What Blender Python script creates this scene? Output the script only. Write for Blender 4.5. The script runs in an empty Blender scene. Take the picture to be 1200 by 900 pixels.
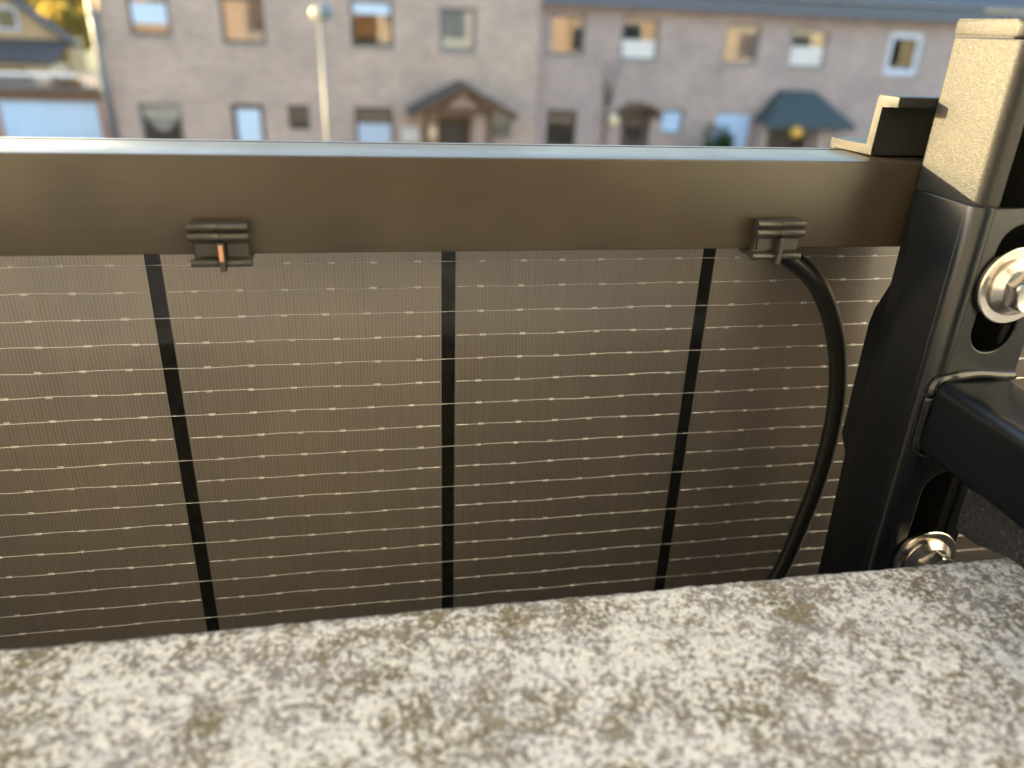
import bpy, bmesh, math, random
from mathutils import Vector, Matrix, noise

random.seed(7)
S = bpy.context.scene
COL = S.collection
PI = math.pi

# ------------------------------------------------------------------ camera
yaw, pit, rol = .1936, .43718, .04135
fw = Vector((math.sin(yaw)*math.cos(pit), math.cos(yaw)*math.cos(pit), -math.sin(pit)))
rt = Vector((math.cos(yaw), -math.sin(yaw), 0))
up = rt.cross(fw)
rt, up = rt*math.cos(rol)+up*math.sin(rol), up*math.cos(rol)-rt*math.sin(rol)
cam_d = bpy.data.cameras.new('camera')
cam = bpy.data.objects.new('camera', cam_d)
COL.objects.link(cam)
cam.matrix_world = Matrix(((rt.x, up.x, -fw.x, -.01544), (rt.y, up.y, -fw.y, -.23167), (rt.z, up.z, -fw.z, .03598), (0, 0, 0, 1)))
cam_d.sensor_fit = 'HORIZONTAL'
cam_d.sensor_width = 36
cam_d.lens = 901.4/1200*36
cam_d.clip_start = .005
cam_d.clip_end = 3000
cam_d.dof.use_dof = True
cam_d.dof.focus_distance = .270
cam_d.dof.aperture_fstop = 7.6
S.camera = cam

# ------------------------------------------------------------------ sky, sun, exposure
SUN = Vector((-.790, .600, .146)).normalized()          # direction towards the sun
elev = math.asin(SUN.z)
wd = bpy.data.worlds.new('World')
S.world = wd
wd.use_nodes = True
nt = wd.node_tree
bg = nt.nodes['Background']
sk = nt.nodes.new('ShaderNodeTexSky')
sk.sky_type = 'NISHITA'
sk.sun_disc = False
sk.sun_elevation = elev
sk.sun_rotation = math.atan2(SUN.x, SUN.y)
sk.air_density = 1.0
sk.dust_density = 1.2
sk.ozone_density = 1.0
nt.links.new(sk.outputs[0], bg.inputs[0])
bg.inputs[1].default_value = .15
sl = bpy.data.lights.new('sun', 'SUN')
sl.energy = 3.2
sl.angle = math.radians(.53)
sl.color = (1, .81, .45)
so = bpy.data.objects.new('sun', sl)
COL.objects.link(so)
so.rotation_euler = SUN.to_track_quat('Z', 'Y').to_euler()
so.location = (-20, 15, 12)
S.view_settings.view_transform = 'Standard'
S.view_settings.look = 'None'
S.view_settings.gamma = 1
S.view_settings.use_curve_mapping = False
S.view_settings.exposure = 2.72
S.cycles.max_bounces = 8
S.cycles.diffuse_bounces = 4
S.cycles.use_denoising = True


# ------------------------------------------------------------------ materials
class NT:
    def __init__(s, name):
        s.m = bpy.data.materials.new(name)
        s.m.use_nodes = True
        s.t = s.m.node_tree
        s.b = s.t.nodes['Principled BSDF']
        s.out = s.t.nodes['Material Output']
        s.co = None

    def n(s, typ, **kw):
        nd = s.t.nodes.new('ShaderNode'+typ)
        for k, v in kw.items():
            if k.startswith('i_'):
                nd.inputs[k[2:].replace('_', ' ')].default_value = v
            else:
                setattr(nd, k, v)
        return nd

    def l(s, a, b):
        s.t.links.new(a, b)

    def coord(s):
        if not s.co:
            s.co = s.n('TexCoord').outputs['Object']
        return s.co

    def noise(s, scale, detail=3, rough=.55, vec=None):
        nd = s.n('TexNoise')
        nd.inputs['Scale'].default_value = scale
        nd.inputs['Detail'].default_value = detail
        nd.inputs['Roughness'].default_value = rough
        s.l(vec or s.coord(), nd.inputs['Vector'])
        return nd.outputs['Fac']

    def ramp(s, fac, stops):
        r = s.n('ValToRGB')
        el = r.color_ramp.elements
        while len(el) < len(stops):
            el.new(.5)
        for e, (p, c) in zip(el, stops):
            e.position = p
            e.color = (c[0], c[1], c[2], 1) if not isinstance(c, (int, float)) else (c, c, c, 1)
        s.l(fac, r.inputs[0])
        return r.outputs[0]

    def mix(s, fac, a, b, blend='MIX'):
        m = s.n('Mix', data_type='RGBA', blend_type=blend)
        for idx, v in ((0, fac), (6, a), (7, b)):
            if hasattr(v, 'is_linked') or hasattr(v, 'links'):
                s.l(v, m.inputs[idx])
            elif isinstance(v, (int, float)):
                m.inputs[idx].default_value = v if idx == 0 else (v, v, v, 1)
            else:
                m.inputs[idx].default_value = (v[0], v[1], v[2], 1)
        return m.outputs[2]

    def bump(s, h, strength, dist):
        b = s.n('Bump')
        b.inputs['Strength'].default_value = strength
        b.inputs['Distance'].default_value = dist
        s.l(h, b.inputs['Height'])
        s.l(b.outputs[0], s.b.inputs['Normal'])

    def p(s, **kw):
        for k, v in kw.items():
            s.b.inputs[k.replace('_', ' ')].default_value = v if not isinstance(v, tuple) else (v[0], v[1], v[2], 1)


def plain(name, c, rough=.6, metal=0., var=.12, scale=3., spec=.5, bump=0., bscale=None, bdist=.001):
    k = NT(name)
    k.p(Roughness=rough, Metallic=metal)
    k.b.inputs['Specular IOR Level'].default_value = spec
    f = k.noise(scale, 4)
    col = k.ramp(f, [(.3, tuple(x*(1-var) for x in c)), (.7, tuple(min(1, x*(1+var)) for x in c))])
    k.l(col, k.b.inputs['Base Color'])
    if bump:
        k.bump(k.noise(bscale or scale*4, 3), bump, bdist)
    return k.m


M = {}
# black anodised frame
k = NT('black_anodised')
k.p(Metallic=.0)
k.b.inputs['Specular IOR Level'].default_value = .55
f = k.noise(22, 5, .6)
mpf = k.n('Mapping')
mpf.inputs['Scale'].default_value = (30, 900, 900)
k.l(k.coord(), mpf.inputs[0])
br_ = k.noise(1, 3, .6, mpf.outputs[0])
cf = k.ramp(f, [(.25, (.033, .0255, .0165)), (.75, (.048, .037, .0245))])
vs_ = k.n('TexVoronoi')
vs_.inputs['Scale'].default_value = 21
k.l(k.mix(.02, k.coord(), k.n('TexNoise', i_Scale=40.).outputs['Color'], 'ADD'), vs_.inputs['Vector'])
smudge = k.ramp(vs_.outputs['Distance'], [(.10, 1), (.34, 0)])
cf = k.mix(smudge, cf, (.026, .020, .013))
k.l(cf, k.b.inputs['Base Color'])
rg = k.ramp(k.noise(55, 5), [(.3, .28), (.75, .40)])
rg = k.mix(smudge, rg, (.45, .45, .45))
k.l(k.mix(.25, rg, k.ramp(br_, [(.3, .22), (.7, .50)])), k.b.inputs['Roughness'])
k.bump(k.noise(4200, 2), .12, .0002)
M['frame'] = k.m
# powder coat
k = NT('black_powder_coat')
k.p(Metallic=.0)
k.b.inputs['Specular IOR Level'].default_value = .28
k.l(k.ramp(k.noise(1400, 3), [(.3, (.014, .014, .014)), (.7, (.030, .030, .029))]), k.b.inputs['Base Color'])
k.l(k.ramp(k.noise(2600, 2), [(.38, .38), (.62, .56)]), k.b.inputs['Roughness'])
k.bump(k.noise(2500, 2, .6), .7, .0002)
M['coat'] = k.m
M['coat_smooth'] = plain('black_gloss_coat', (.003, .0045, .0065), .29, 0, .2, 40, .55, .12, 900, .0002)
M['weld'] = plain('coated_weld_bead', (.005, .005, .006), .2, 0, .3, 200, .6)
M['plastic'] = plain('black_clip_plastic', (.026, .024, .020), .42, 0, .15, 150, .6, .1, 1500, .0002)
M['warm_glint'] = plain('painted_warm_glint', (.60, .33, .19), .4, .6, .1, 300)  # warm reflected highlight on the left clip's tab edge, put in as colour
M['rubber'] = plain('black_cable_sheath', (.008, .008, .008), .34, 0, .2, 120, .4)
k = NT('black_foam')
k.p(Roughness=.95)
k.l(k.ramp(k.noise(700, 4), [(.35, (.012, .012, .013)), (.62, (.035, .034, .034)), (.74, (.16, .15, .14))]), k.b.inputs['Base Color'])
k.bump(k.noise(1800, 3), .9, .0008)
M['foam'] = k.m
M['steel'] = plain('stainless_steel', (.62, .58, .53), .22, 1, .12, 300, .5, .1, 900, .0002)
M['wire'] = plain('solder_wire', (.76, .77, .80), .40, 1, .12, 400, .5)
M['pad'] = plain('solder_pad', (.58, .585, .60), .5, .85, .15, 900, .5)
# solar laminate (dark encapsulant under glass)
k = NT('dark_laminate_glass')
k.p(Base_Color=(.006, .006, .006), Roughness=.5)
k.b.inputs['Specular IOR Level'].default_value = .05
k.b.inputs['Coat Weight'].default_value = 1
k.b.inputs['Coat Roughness'].default_value = .06
M['laminate'] = k.m
# cell rear: silicon with fine printed fingers, under glass
k = NT('silicon_cell')
sx = k.n('SeparateXYZ')
k.l(k.coord(), sx.inputs[0])
mu = k.n('Math', operation='MULTIPLY')
mu.inputs[1].default_value = 2*PI/.00118
k.l(sx.outputs[0], mu.inputs[0])
sn = k.n('Math', operation='SINE')
k.l(mu.outputs[0], sn.inputs[0])
ma = k.n('MapRange')
ma.inputs[1].default_value = .1
ma.inputs[2].default_value = .95
k.l(sn.outputs[0], ma.inputs[0])
mp = k.n('Mapping')
mp.inputs['Scale'].default_value = (900, 900, 16)
geo = k.n('NewGeometry')
k.l(geo.outputs['Position'], mp.inputs[0])
st = k.noise(1, 3, .6, mp.outputs[0])
oi = k.n('ObjectInfo')
base = k.ramp(st, [(.2, (.178, .162, .153)), (.8, (.242, .220, .208))])
fing = k.mix(ma.outputs[0], base, (.262, .240, .226))
big = k.ramp(k.noise(14, 4, .6, geo.outputs['Position']), [(.3, (.82, .84, .88)), (.7, (1.12, 1.07, 1.0))])
fing = k.mix(1, fing, big, 'MULTIPLY')
hv = k.n('HueSaturation')
rv = k.n('MapRange')
rv.inputs[3].default_value = .86
rv.inputs[4].default_value = 1.12
k.l(oi.outputs['Random'], rv.inputs[0])
k.l(rv.outputs[0], hv.inputs['Value'])
k.l(fing, hv.inputs['Color'])
k.l(hv.outputs[0], k.b.inputs['Base Color'])
k.p(Metallic=.62)
k.l(k.ramp(k.noise(9, 5, .65, geo.outputs['Position']), [(.3, .30), (.7, .42)]), k.b.inputs['Roughness'])
k.b.inputs['Coat Weight'].default_value = .8
k.b.inputs['Coat Roughness'].default_value = .09
M['cell'] = k.m

# lichen-crusted concrete
k = NT('weathered_concrete')
n1 = k.noise(820, 5, .68)
n2 = k.noise(170, 5, .65)
n3 = k.noise(48, 5, .65)
n4 = k.noise(26, 3, .5)
n5 = k.noise(1300, 3, .6)
vg = k.n('TexVoronoi')
vg.feature = 'SMOOTH_F1'
vg.inputs['Scale'].default_value = 620
vg.inputs['Smoothness'].default_value = .35
mpv = k.mix(.0035, k.coord(), k.n('TexNoise', i_Scale=600.).outputs['Color'], 'ADD')
k.l(mpv, vg.inputs['Vector'])
grain = vg.outputs['Distance']
grey = k.ramp(n5, [(.28, (.12, .108, .10)), (.42, (.25, .225, .21)), (.7, (.42, .385, .36))])
brown = k.ramp(n1, [(.3, (.13, .105, .060)), (.7, (.29, .235, .14))])
c = k.mix(k.ramp(n3, [(.47, 0), (.58, .9)]), grey, brown)
sm = k.n('Math', operation='MULTIPLY_ADD')
k.l(n2, sm.inputs[0])
sm.inputs[1].default_value = .70
k.l(n1, sm.inputs[2])
m3 = k.n('Math', operation='MULTIPLY_ADD')
k.l(grain, m3.inputs[0])
m3.inputs[1].default_value = -.62
k.l(sm.outputs[0], m3.inputs[2])
m2 = k.n('Math', operation='MULTIPLY_ADD')
k.l(n3, m2.inputs[0])
m2.inputs[1].default_value = -.60
m4 = k.n('Math', operation='MULTIPLY_ADD')
k.l(k.noise(75, 3, .55), m4.inputs[0])
m4.inputs[1].default_value = .42
k.l(m3.outputs[0], m4.inputs[2])
m5 = k.n('Math', operation='MULTIPLY_ADD')
k.l(n4, m5.inputs[0])
m5.inputs[1].default_value = .46
k.l(m4.outputs[0], m5.inputs[2])
k.l(m5.outputs[0], m2.inputs[2])
m6 = k.n('Math', operation='ADD')
k.l(m2.outputs[0], m6.inputs[0])
m6.inputs[1].default_value = -.275
crust = k.ramp(m6.outputs[0], [(.33, 0), (.46, 1)])
white = k.ramp(n5, [(.3, (.62, .60, .565)), (.65, (.86, .845, .815))])
c = k.mix(crust, c, white)
vo = k.n('TexVoronoi')
vo.inputs['Scale'].default_value = 34
k.l(k.coord(), vo.inputs['Vector'])
sp = k.ramp(vo.outputs['Distance'], [(.05, .6), (.11, 0)])
c = k.mix(k.mix(sp, 0, k.ramp(k.noise(60, 2), [(.50, 0), (.54, 1)]), 'MIX'), c, (.52, .36, .16))
k.l(c, k.b.inputs['Base Color'])
k.p(Roughness=.93)
hh = k.mix(.5, m2.outputs[0], n5)
k.bump(hh, .9, .0022)
M['concrete'] = k.m


def brick(name, c1, c2, mortar, sc=1.):
    k = NT(name)
    mp = k.n('Mapping')
    mp.inputs['Rotation'].default_value = (PI/2, 0, 0)
    k.l(k.coord(), mp.inputs[0])
    b = k.n('TexBrick')
    b.inputs['Scale'].default_value = sc
    b.inputs['Brick Width'].default_value = .25
    b.inputs['Row Height'].default_value = .078
    b.inputs['Mortar Size'].default_value = .011
    b.inputs['Color1'].default_value = (*c1, 1)
    b.inputs['Color2'].default_value = (*c2, 1)
    b.inputs['Mortar'].default_value = (*mortar, 1)
    k.l(mp.outputs[0], b.inputs['Vector'])
    v = k.ramp(k.noise(.9, 5, .6), [(.3, (.84, .84, .84)), (.7, (1.12, 1.1, 1.08))])
    v2 = k.ramp(k.noise(5, 4, .6), [(.3, (.88, .88, .88)), (.7, (1.1, 1.1, 1.1))])
    k.l(k.mix(1, k.mix(1, b.outputs[0], v, 'MULTIPLY'), v2, 'MULTIPLY'), k.b.inputs['Base Color'])
    k.p(Roughness=.9)
    k.bump(b.outputs['Fac'], -.5, .008)
    return k.m


M['brick_tan'] = brick('tan_brick', (.47, .375, .315), (.39, .305, .26), (.43, .375, .33))
M['brick_mauve'] = brick('mauve_brick', (.40, .328, .308), (.335, .278, .265), (.39, .342, .325))
M['brick_red'] = brick('red_brick', (.36, .20, .14), (.29, .16, .115), (.36, .31, .27))
M['roof'] = plain('slate_roof', (.065, .07, .08), .55, 0, .25, 8, .5, .5, 20, .02)
M['roof_dark'] = plain('dark_tile_roof', (.07, .065, .065), .7, 0, .2, 6, .4, .5, 16, .02)
M['fascia'] = plain('slate_blue_fascia', (.085, .105, .14), .5, 0, .1, 3)
M['zinc'] = plain('zinc_gutter', (.50, .55, .60), .35, .6, .1, 4)
M['pipe'] = plain('grey_downpipe_paint', (.13, .15, .18), .4, 0, .1, 5)
M['brown_wood'] = plain('brown_stained_timber', (.105, .066, .038), .6, 0, .25, 9)
M['frame_brown'] = plain('dark_window_frame', (.085, .066, .058), .5, 0, .15, 9)
M['frame_grey'] = plain('grey_window_frame', (.17, .18, .19), .5, 0, .15, 9)
M['frame_white'] = plain('white_window_frame', (.56, .66, .80), .45, 0, .06, 9)
M['stone'] = plain('grey_stone_sill', (.34, .33, .32), .8, 0, .15, 12)
M['blind_blue'] = plain('pale_blind', (.55, .70, .86), .8, 0, .05, 3)
M['blind_white'] = plain('white_blind', (.66, .66, .66), .8, 0, .05, 3)
M['net'] = plain('net_curtain', (.72, .76, .78), .9, 0, .1, 7)
M['net_blue'] = plain('pale_blue_net_curtain', (.74, .82, .88), .9, 0, .06, 7)
M['curtain_orange'] = plain('apricot_curtain', (.72, .42, .20), .9, 0, .15, 6)
M['curtain_pink'] = plain('rose_curtain', (.62, .47, .42), .9, 0, .15, 6)
M['door_dark'] = plain('dark_door_paint', (.045, .042, .045), .4, 0, .15, 6)
M['door_brown'] = plain('brown_door_timber', (.10, .07, .05), .5, 0, .2, 6)
M['pale_blue_door'] = plain('pale_blue_door_paint', (.40, .60, .84), .45, 0, .05, 4)
M['canopy'] = plain('dark_green_canopy_tiles', (.036, .058, .066), .6, 0, .2, 10)
M['amber'] = plain('amber_glass', (.62, .36, .06), .4, 0, .1, 9)
M['lamp_cream'] = plain('cream_lamp_glass', (.78, .68, .46), .35, 0, .06, 9)
M['lamp_post'] = plain('pale_galvanised_post', (.30, .28, .235), .5, .0, .1, 9)
M['lamp_teal'] = plain('grey_green_lamp_housing', (.16, .22, .23), .45, 0, .1, 9)
M['wall_cream'] = plain('cream_render', (.42, .41, .40), .9, 0, .06, 1.2, .3, .3, 60, .004)
M['wall_white'] = plain('white_render', (.74, .77, .80), .9, 0, .05, 1.2, .3, .3, 60, .004)
M['wall_apricot'] = plain('apricot_render', (.62, .47, .38), .9, 0, .06, 1.2, .3, .3, 60, .004)
M['wall_sand'] = plain('sand_render', (.56, .49, .38), .9, 0, .06, 1.2, .3, .3, 60, .004)
M['wall_ochre'] = plain('ochre_render', (.46, .34, .20), .9, 0, .08, 1.2)
M['tile_floor'] = plain('balcony_floor_screed', (.34, .31, .27), .8, 0, .12, 8)
M['asphalt'] = plain('asphalt', (.055, .055, .056), .9, 0, .2, 6, .3, .5, 200, .004)
M['paving'] = plain('pavement_slabs', (.27, .26, .25), .9, 0, .15, 3)
M['ground'] = plain('rough_grass_ground', (.085, .10, .045), .95, 0, .3, .8)
M['bark'] = plain('bark', (.10, .075, .055), .9, 0, .25, 12)
M['twig'] = plain('dark_twig', (.06, .05, .048), .9, 0, .2, 12)


def leafmat(name, c):
    k = NT(name)
    oc = k.ramp(k.noise(1.6, 4), [(.3, tuple(x*.65 for x in c)), (.7, tuple(x*1.35 for x in c))])
    k.l(oc, k.b.inputs['Base Color'])
    k.p(Roughness=.6)
    tr = k.n('BsdfTranslucent')
    k.l(k.mix(1, oc, (1.5, 1.35, .7), 'MULTIPLY'), tr.inputs[0])
    mx = k.n('MixShader')
    mx.inputs[0].default_value = .55
    k.l(k.b.outputs[0], mx.inputs[1])
    k.l(tr.outputs[0], mx.inputs[2])
    k.l(mx.outputs[0], k.out.inputs[0])
    return k.m


M['leaf_yellow'] = leafmat('golden_leaf', (.40, .31, .10))
M['leaf_olive'] = leafmat('olive_leaf', (.34, .30, .08))
M['leaf_green'] = leafmat('green_leaf', (.045, .095, .025))

k = NT('window_glass')
gl = k.n('BsdfGlossy')
gl.inputs['Roughness'].default_value = .02
tp = k.n('BsdfTransparent')
tp.inputs[0].default_value = (.94, .96, .96, 1)
fr = k.n('Fresnel')
fr.inputs[0].default_value = 1.85
mx = k.n('MixShader')
k.l(fr.outputs[0], mx.inputs[0])
k.l(tp.outputs[0], mx.inputs[1])
k.l(gl.outputs[0], mx.inputs[2])
k.l(mx.outputs[0], k.out.inputs[0])
M['glass'] = k.m


# ------------------------------------------------------------------ mesh helpers
def link(name, me, mat, parent=None, smooth=False):
    o = bpy.data.objects.new(name, me)
    COL.objects.link(o)
    if mat is not None and not me.materials:
        me.materials.append(M[mat] if isinstance(mat, str) else mat)
    if parent is not None:
        o.parent = parent
        o.matrix_parent_inverse = Matrix.Identity(4)
        o.location = -Vector(parent['origin']) if 'origin' in parent.keys() else (0, 0, 0)
    if smooth:
        for p in me.polygons:
            p.use_smooth = True
    return o


def thing(name, label, cat, origin, group=None, kind=None):
    o = bpy.data.objects.new(name, None)
    COL.objects.link(o)
    o.location = origin
    o.empty_display_size = .01
    o['label'] = label
    o['category'] = cat
    o['origin'] = tuple(origin)
    if group:
        o['group'] = group
    return o


def tag(o, label, cat, group=None):
    o['label'] = label
    o['category'] = cat
    if group:
        o['group'] = group
    return o


def struct(o):
    o['kind'] = 'structure'
    return o


def mesh(name, vs, fs):
    me = bpy.data.meshes.new(name)
    me.from_pydata([tuple(v) for v in vs], [], fs)
    me.update()
    return me


def bm_mesh(bm, name='m'):
    bmesh.ops.recalc_face_normals(bm, faces=bm.faces)
    me = bpy.data.meshes.new(name)
    bm.to_mesh(me)
    bm.free()
    return me


def add_box(bm, x0, x1, y0, y1, z0, z1, bev=0, seg=2):
    r = bmesh.ops.create_cube(bm, size=1)
    vs = r['verts']
    for v in vs:
        v.co = Vector((x0+(v.co.x+.5)*(x1-x0), y0+(v.co.y+.5)*(y1-y0), z0+(v.co.z+.5)*(z1-z0)))
    if bev:
        es = list({e for v in vs for e in v.link_edges})
        bmesh.ops.bevel(bm, geom=es, offset=bev, segments=seg, affect='EDGES', profile=.5)


def boxes(name, lst, mat, parent=None, bev=0, seg=2, smooth=False):
    bm = bmesh.new()
    for b in lst:
        add_box(bm, *b, bev=bev, seg=seg)
    return link(name, bm_mesh(bm, name), mat, parent, smooth)


def box(name, x0, x1, y0, y1, z0, z1, mat, parent=None, bev=0, seg=2, smooth=False):
    return boxes(name, [(x0, x1, y0, y1, z0, z1)], mat, parent, bev, seg, smooth)


def prism(bm, pts, axis, a, b, bev=0):
    """extrude closed outline pts (2D) along axis from a to b; axis x:(y,z) y:(x,z) z:(x,y)"""
    def P(u, v, w):
        return {'x': (w, u, v), 'y': (u, w, v), 'z': (u, v, w)}[axis]
    n = len(pts)
    v0 = [bm.verts.new(P(u, v, a)) for u, v in pts]
    v1 = [bm.verts.new(P(u, v, b)) for u, v in pts]
    sides = []
    for i in range(n):
        sides.append(bm.faces.new((v0[i], v0[(i+1) % n], v1[(i+1) % n], v1[i])))
    f0 = bm.faces.new(v0)
    f1 = bm.faces.new(v1)
    if bev:
        bmesh.ops.bevel(bm, geom=list(set(f0.edges) | set(f1.edges)), offset=bev, segments=2, affect='EDGES', profile=.5)


def rounded(pts, radii, seg=5):
    """round the corners of a closed polyline"""
    out = []
    n = len(pts)
    for i, p in enumerate(pts):
        r = radii[i] if isinstance(radii, (list, tuple)) else radii
        p = Vector(p)
        a = Vector(pts[i-1])-p
        b = Vector(pts[(i+1) % n])-p
        if r <= 0:
            out.append(tuple(p))
            continue
        ang = a.angle(b)
        d = min(r/math.tan(ang/2), a.length*.49, b.length*.49)
        rr = d*math.tan(ang/2)
        a.normalize()
        b.normalize()
        c = p+(a+b).normalized()*(rr/math.sin(ang/2))
        s = p+a*d-c
        e = p+b*d-c
        t0 = math.atan2(s.y, s.x)
        t1 = math.atan2(e.y, e.x)
        dt = (t1-t0+PI) % (2*PI)-PI
        for j in range(seg+1):
            t = t0+dt*j/seg
            out.append((c.x+rr*math.cos(t), c.y+rr*math.sin(t)))
    return out


def autosmooth(o, deg=35):
    me = o.data
    for p in me.polygons:
        p.use_smooth = True
    bm = bmesh.new()
    bm.from_mesh(me)
    for e in bm.edges:
        if len(e.link_faces) == 2:
            e.smooth = e.calc_face_angle(0) < math.radians(deg)
    bm.to_mesh(me)
    bm.free()
    return o


def extr(name, pts, axis, a, b, mat, parent=None, bev=0, smooth=True):
    bm = bmesh.new()
    prism(bm, pts, axis, a, b, bev)
    o = link(name, bm_mesh(bm, name), mat, parent)
    return autosmooth(o) if smooth else o


def lathe(bm, prof, n, M4):
    rings = []
    for r, z in prof:
        if r < 1e-7:
            rings.append([bm.verts.new(M4 @ Vector((0, 0, z)))])
        else:
            rings.append([bm.verts.new(M4 @ Vector((r*math.cos(2*PI*i/n), r*math.sin(2*PI*i/n), z))) for i in range(n)])
    for A, B in zip(rings, rings[1:]):
        for i in range(n):
            j = (i+1) % n
            if len(A) == 1 and len(B) == 1:
                continue
            if len(A) == 1:
                bm.faces.new((A[0], B[i], B[j]))
            elif len(B) == 1:
                bm.faces.new((A[i], A[j], B[0]))
            else:
                bm.faces.new((A[i], A[j], B[j], B[i]))


def tube(bm, pts, rad, n=10, cap=True):
    pts = [Vector(p) for p in pts]
    rings = []
    prev = None
    for i, p in enumerate(pts):
        t = (pts[min(i+1, len(pts)-1)]-pts[max(i-1, 0)]).normalized()
        if prev is None:
            a = Vector((0, 0, 1)) if abs(t.z) < .9 else Vector((1, 0, 0))
            u = t.cross(a).normalized()
        else:
            u = (prev-t*prev.dot(t)).normalized()
        prev = u
        v = t.cross(u)
        r = rad[i] if isinstance(rad, (list, tuple)) else rad
        rings.append([bm.verts.new(p+(u*math.cos(2*PI*k/n)+v*math.sin(2*PI*k/n))*r) for k in range(n)])
    for A, B in zip(rings, rings[1:]):
        for k in range(n):
            bm.faces.new((A[k], A[(k+1) % n], B[(k+1) % n], B[k]))
    if cap:
        bm.faces.new(rings[0][::-1])
        bm.faces.new(rings[-1])


def spline(pts, n=12):
    pts = [Vector(p) for p in pts]
    out = []
    P = [pts[0]*2-pts[1]]+pts+[pts[-1]*2-pts[-2]]
    for i in range(1, len(P)-2):
        for j in range(n):
            t = j/n
            a, b, c, d = P[i-1], P[i], P[i+1], P[i+2]
            out.append(.5*((2*b)+(c-a)*t+(2*a-5*b+4*c-d)*t*t+(3*b-a-3*c+d)*t*t*t))
    out.append(pts[-1])
    return out


def plate_with_holes(name, loops, thick, bev):
    """flat plate in local XY with holes, thickness along local Z (centred)"""
    cu = bpy.data.curves.new(name, 'CURVE')
    cu.dimensions = '2D'
    cu.fill_mode = 'BOTH'
    cu.extrude = thick/2-bev
    cu.bevel_depth = bev
    cu.bevel_resolution = 2
    cu.offset = -bev
    for lp in loops:
        s = cu.splines.new('POLY')
        s.points.add(len(lp)-1)
        for p, (x, y) in zip(s.points, lp):
            p.co = (x, y, 0, 1)
        s.use_cyclic_u = True
    ob = bpy.data.objects.new(name, cu)
    COL.objects.link(ob)
    dg = bpy.context.evaluated_depsgraph_get()
    dg.update()
    me = bpy.data.meshes.new_from_object(ob.evaluated_get(dg))
    bpy.data.objects.remove(ob)
    bpy.data.curves.remove(cu)
    return me


def stadium(cx, z0, z1, w, n=14):
    r = w/2
    pts = []
    for i in range(n+1):
        t = PI*i/n
        pts.append((cx+r*math.cos(t), z1-r+r*math.sin(t)))
    for i in range(n+1):
        t = PI+PI*i/n
        pts.append((cx+r*math.cos(t), z0+r+r*math.sin(t)))
    return pts


# ================================================================== SETTING: ground and street
GZ = -4.35


def sheet(name, x0, x1, y0, y1, z, mat):
    return struct(link(name, mesh(name, [(x0, y0, z), (x1, y0, z), (x1, y1, z), (x0, y1, z)], [(0, 1, 2, 3)]), mat))


sheet('ground', -900, 900, -900, 900, GZ-.13, 'ground')
sheet('road', -120, 120, 5.5, 13.5, GZ-.12, 'asphalt')
struct(box('pavement_near', -120, 120, -2, 5.5, GZ-.3, GZ, 'paving', bev=.03))
struct(box('pavement_far', -120, 120, 13.5, 26, GZ-.3, GZ, 'paving', bev=.03))

# ================================================================== balcony: parapet, floor
PZ, PY = -.105, -.0700     # parapet top and its outer edge


def make_parapet():
    root = thing('parapet_wall', 'lichen-spotted grey concrete balcony parapet across the bottom foreground', 'parapet', (0, -.2, -1.2))
    PB = -.36
    xs = []
    x = -1.6
    while x < 1.6:
        xs.append(x)
        x += .0009 if -.2 < x < .26 else (.004 if -.35 < x < .45 else .03)
    xs.append(1.6)
    r = .0045
    prof = []       # (y, z, ny, nz)
    for z in (-.20, -.17, -.15, -.14, -.132, -.125, -.12, -.1165, -.114, -.112):
        prof.append((PY, z, 1, 0))
    for i in range(6):
        t = i/5*PI/2
        prof.append((PY-r+r*math.cos(t), PZ-r+r*math.sin(t), math.cos(t), math.sin(t)))
    y = PY-r-.0009
    while y > PB+r:
        prof.append((y, PZ, 0, 1))
        y -= .0009 if y > -.155 else .005
    for i in range(4):
        t = i/3*PI/2
        prof.append((PB+r-r*math.sin(t), PZ-r+r*math.cos(t), -math.sin(t), math.cos(t)))
    prof.append((PB, -.20, -1, 0))
    vs = []
    for x in xs:
        # the slab's outer line wavers a little
        wav = .0004*noise.noise((x*9, 3.1, 0))+.0005*noise.noise((x*40, 1.7, 0))
        chip = .0002*noise.noise((x*160, 9.3, 0))
        for (yy, zz, ny, nz) in prof:
            fade = max(0, 1-abs(yy-PY)/.02)
            p = Vector((x, yy, zz))
            d = .0004*noise.noise(p*22)+.0003*noise.noise(p*90)+(.0005*noise.noise(p*260)+.0008*noise.noise(p*480))*(1-.65*max(0, 1-abs(yy-PY)/.012))
            vs.append((x, yy+ny*d*.9+wav*fade+chip*fade, zz+nz*d*.9))
    n = len(prof)
    fs = []
    for i in range(len(xs)-1):
        for j in range(n-1):
            fs.append((i*n+j, i*n+j+1, (i+1)*n+j+1, (i+1)*n+j))
    o = link('coping', mesh('coping', vs, fs), 'concrete', root, True)
    box('wall', -1.58, 1.58, -.345, -.093, -1.2, -.199, 'concrete', root)
    return root


make_parapet()
struct(box('balcony_floor', -1.6, 1.6, -1.44, -.34, -1.35, -1.15, 'tile_floor'))

# ================================================================== the solar panel
X1, PITCH = -.08456, .0955
YG, YF, HF = .0260, .0302, .0283
CW, CH = .0906, .182
WS, ZW0 = .00915, -.03879
CT = ZW0+WS*1.5         # upper edge of the first row of cells
ZB = -1.155
PXL, PXR = X1-10*PITCH-.016, X1+8*PITCH+.016
panel = thing('solar_panel', 'large dark solar panel seen from behind with silvery wires in a black frame', 'solar panel', ((PXL+PXR)/2, .015, ZB))


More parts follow.
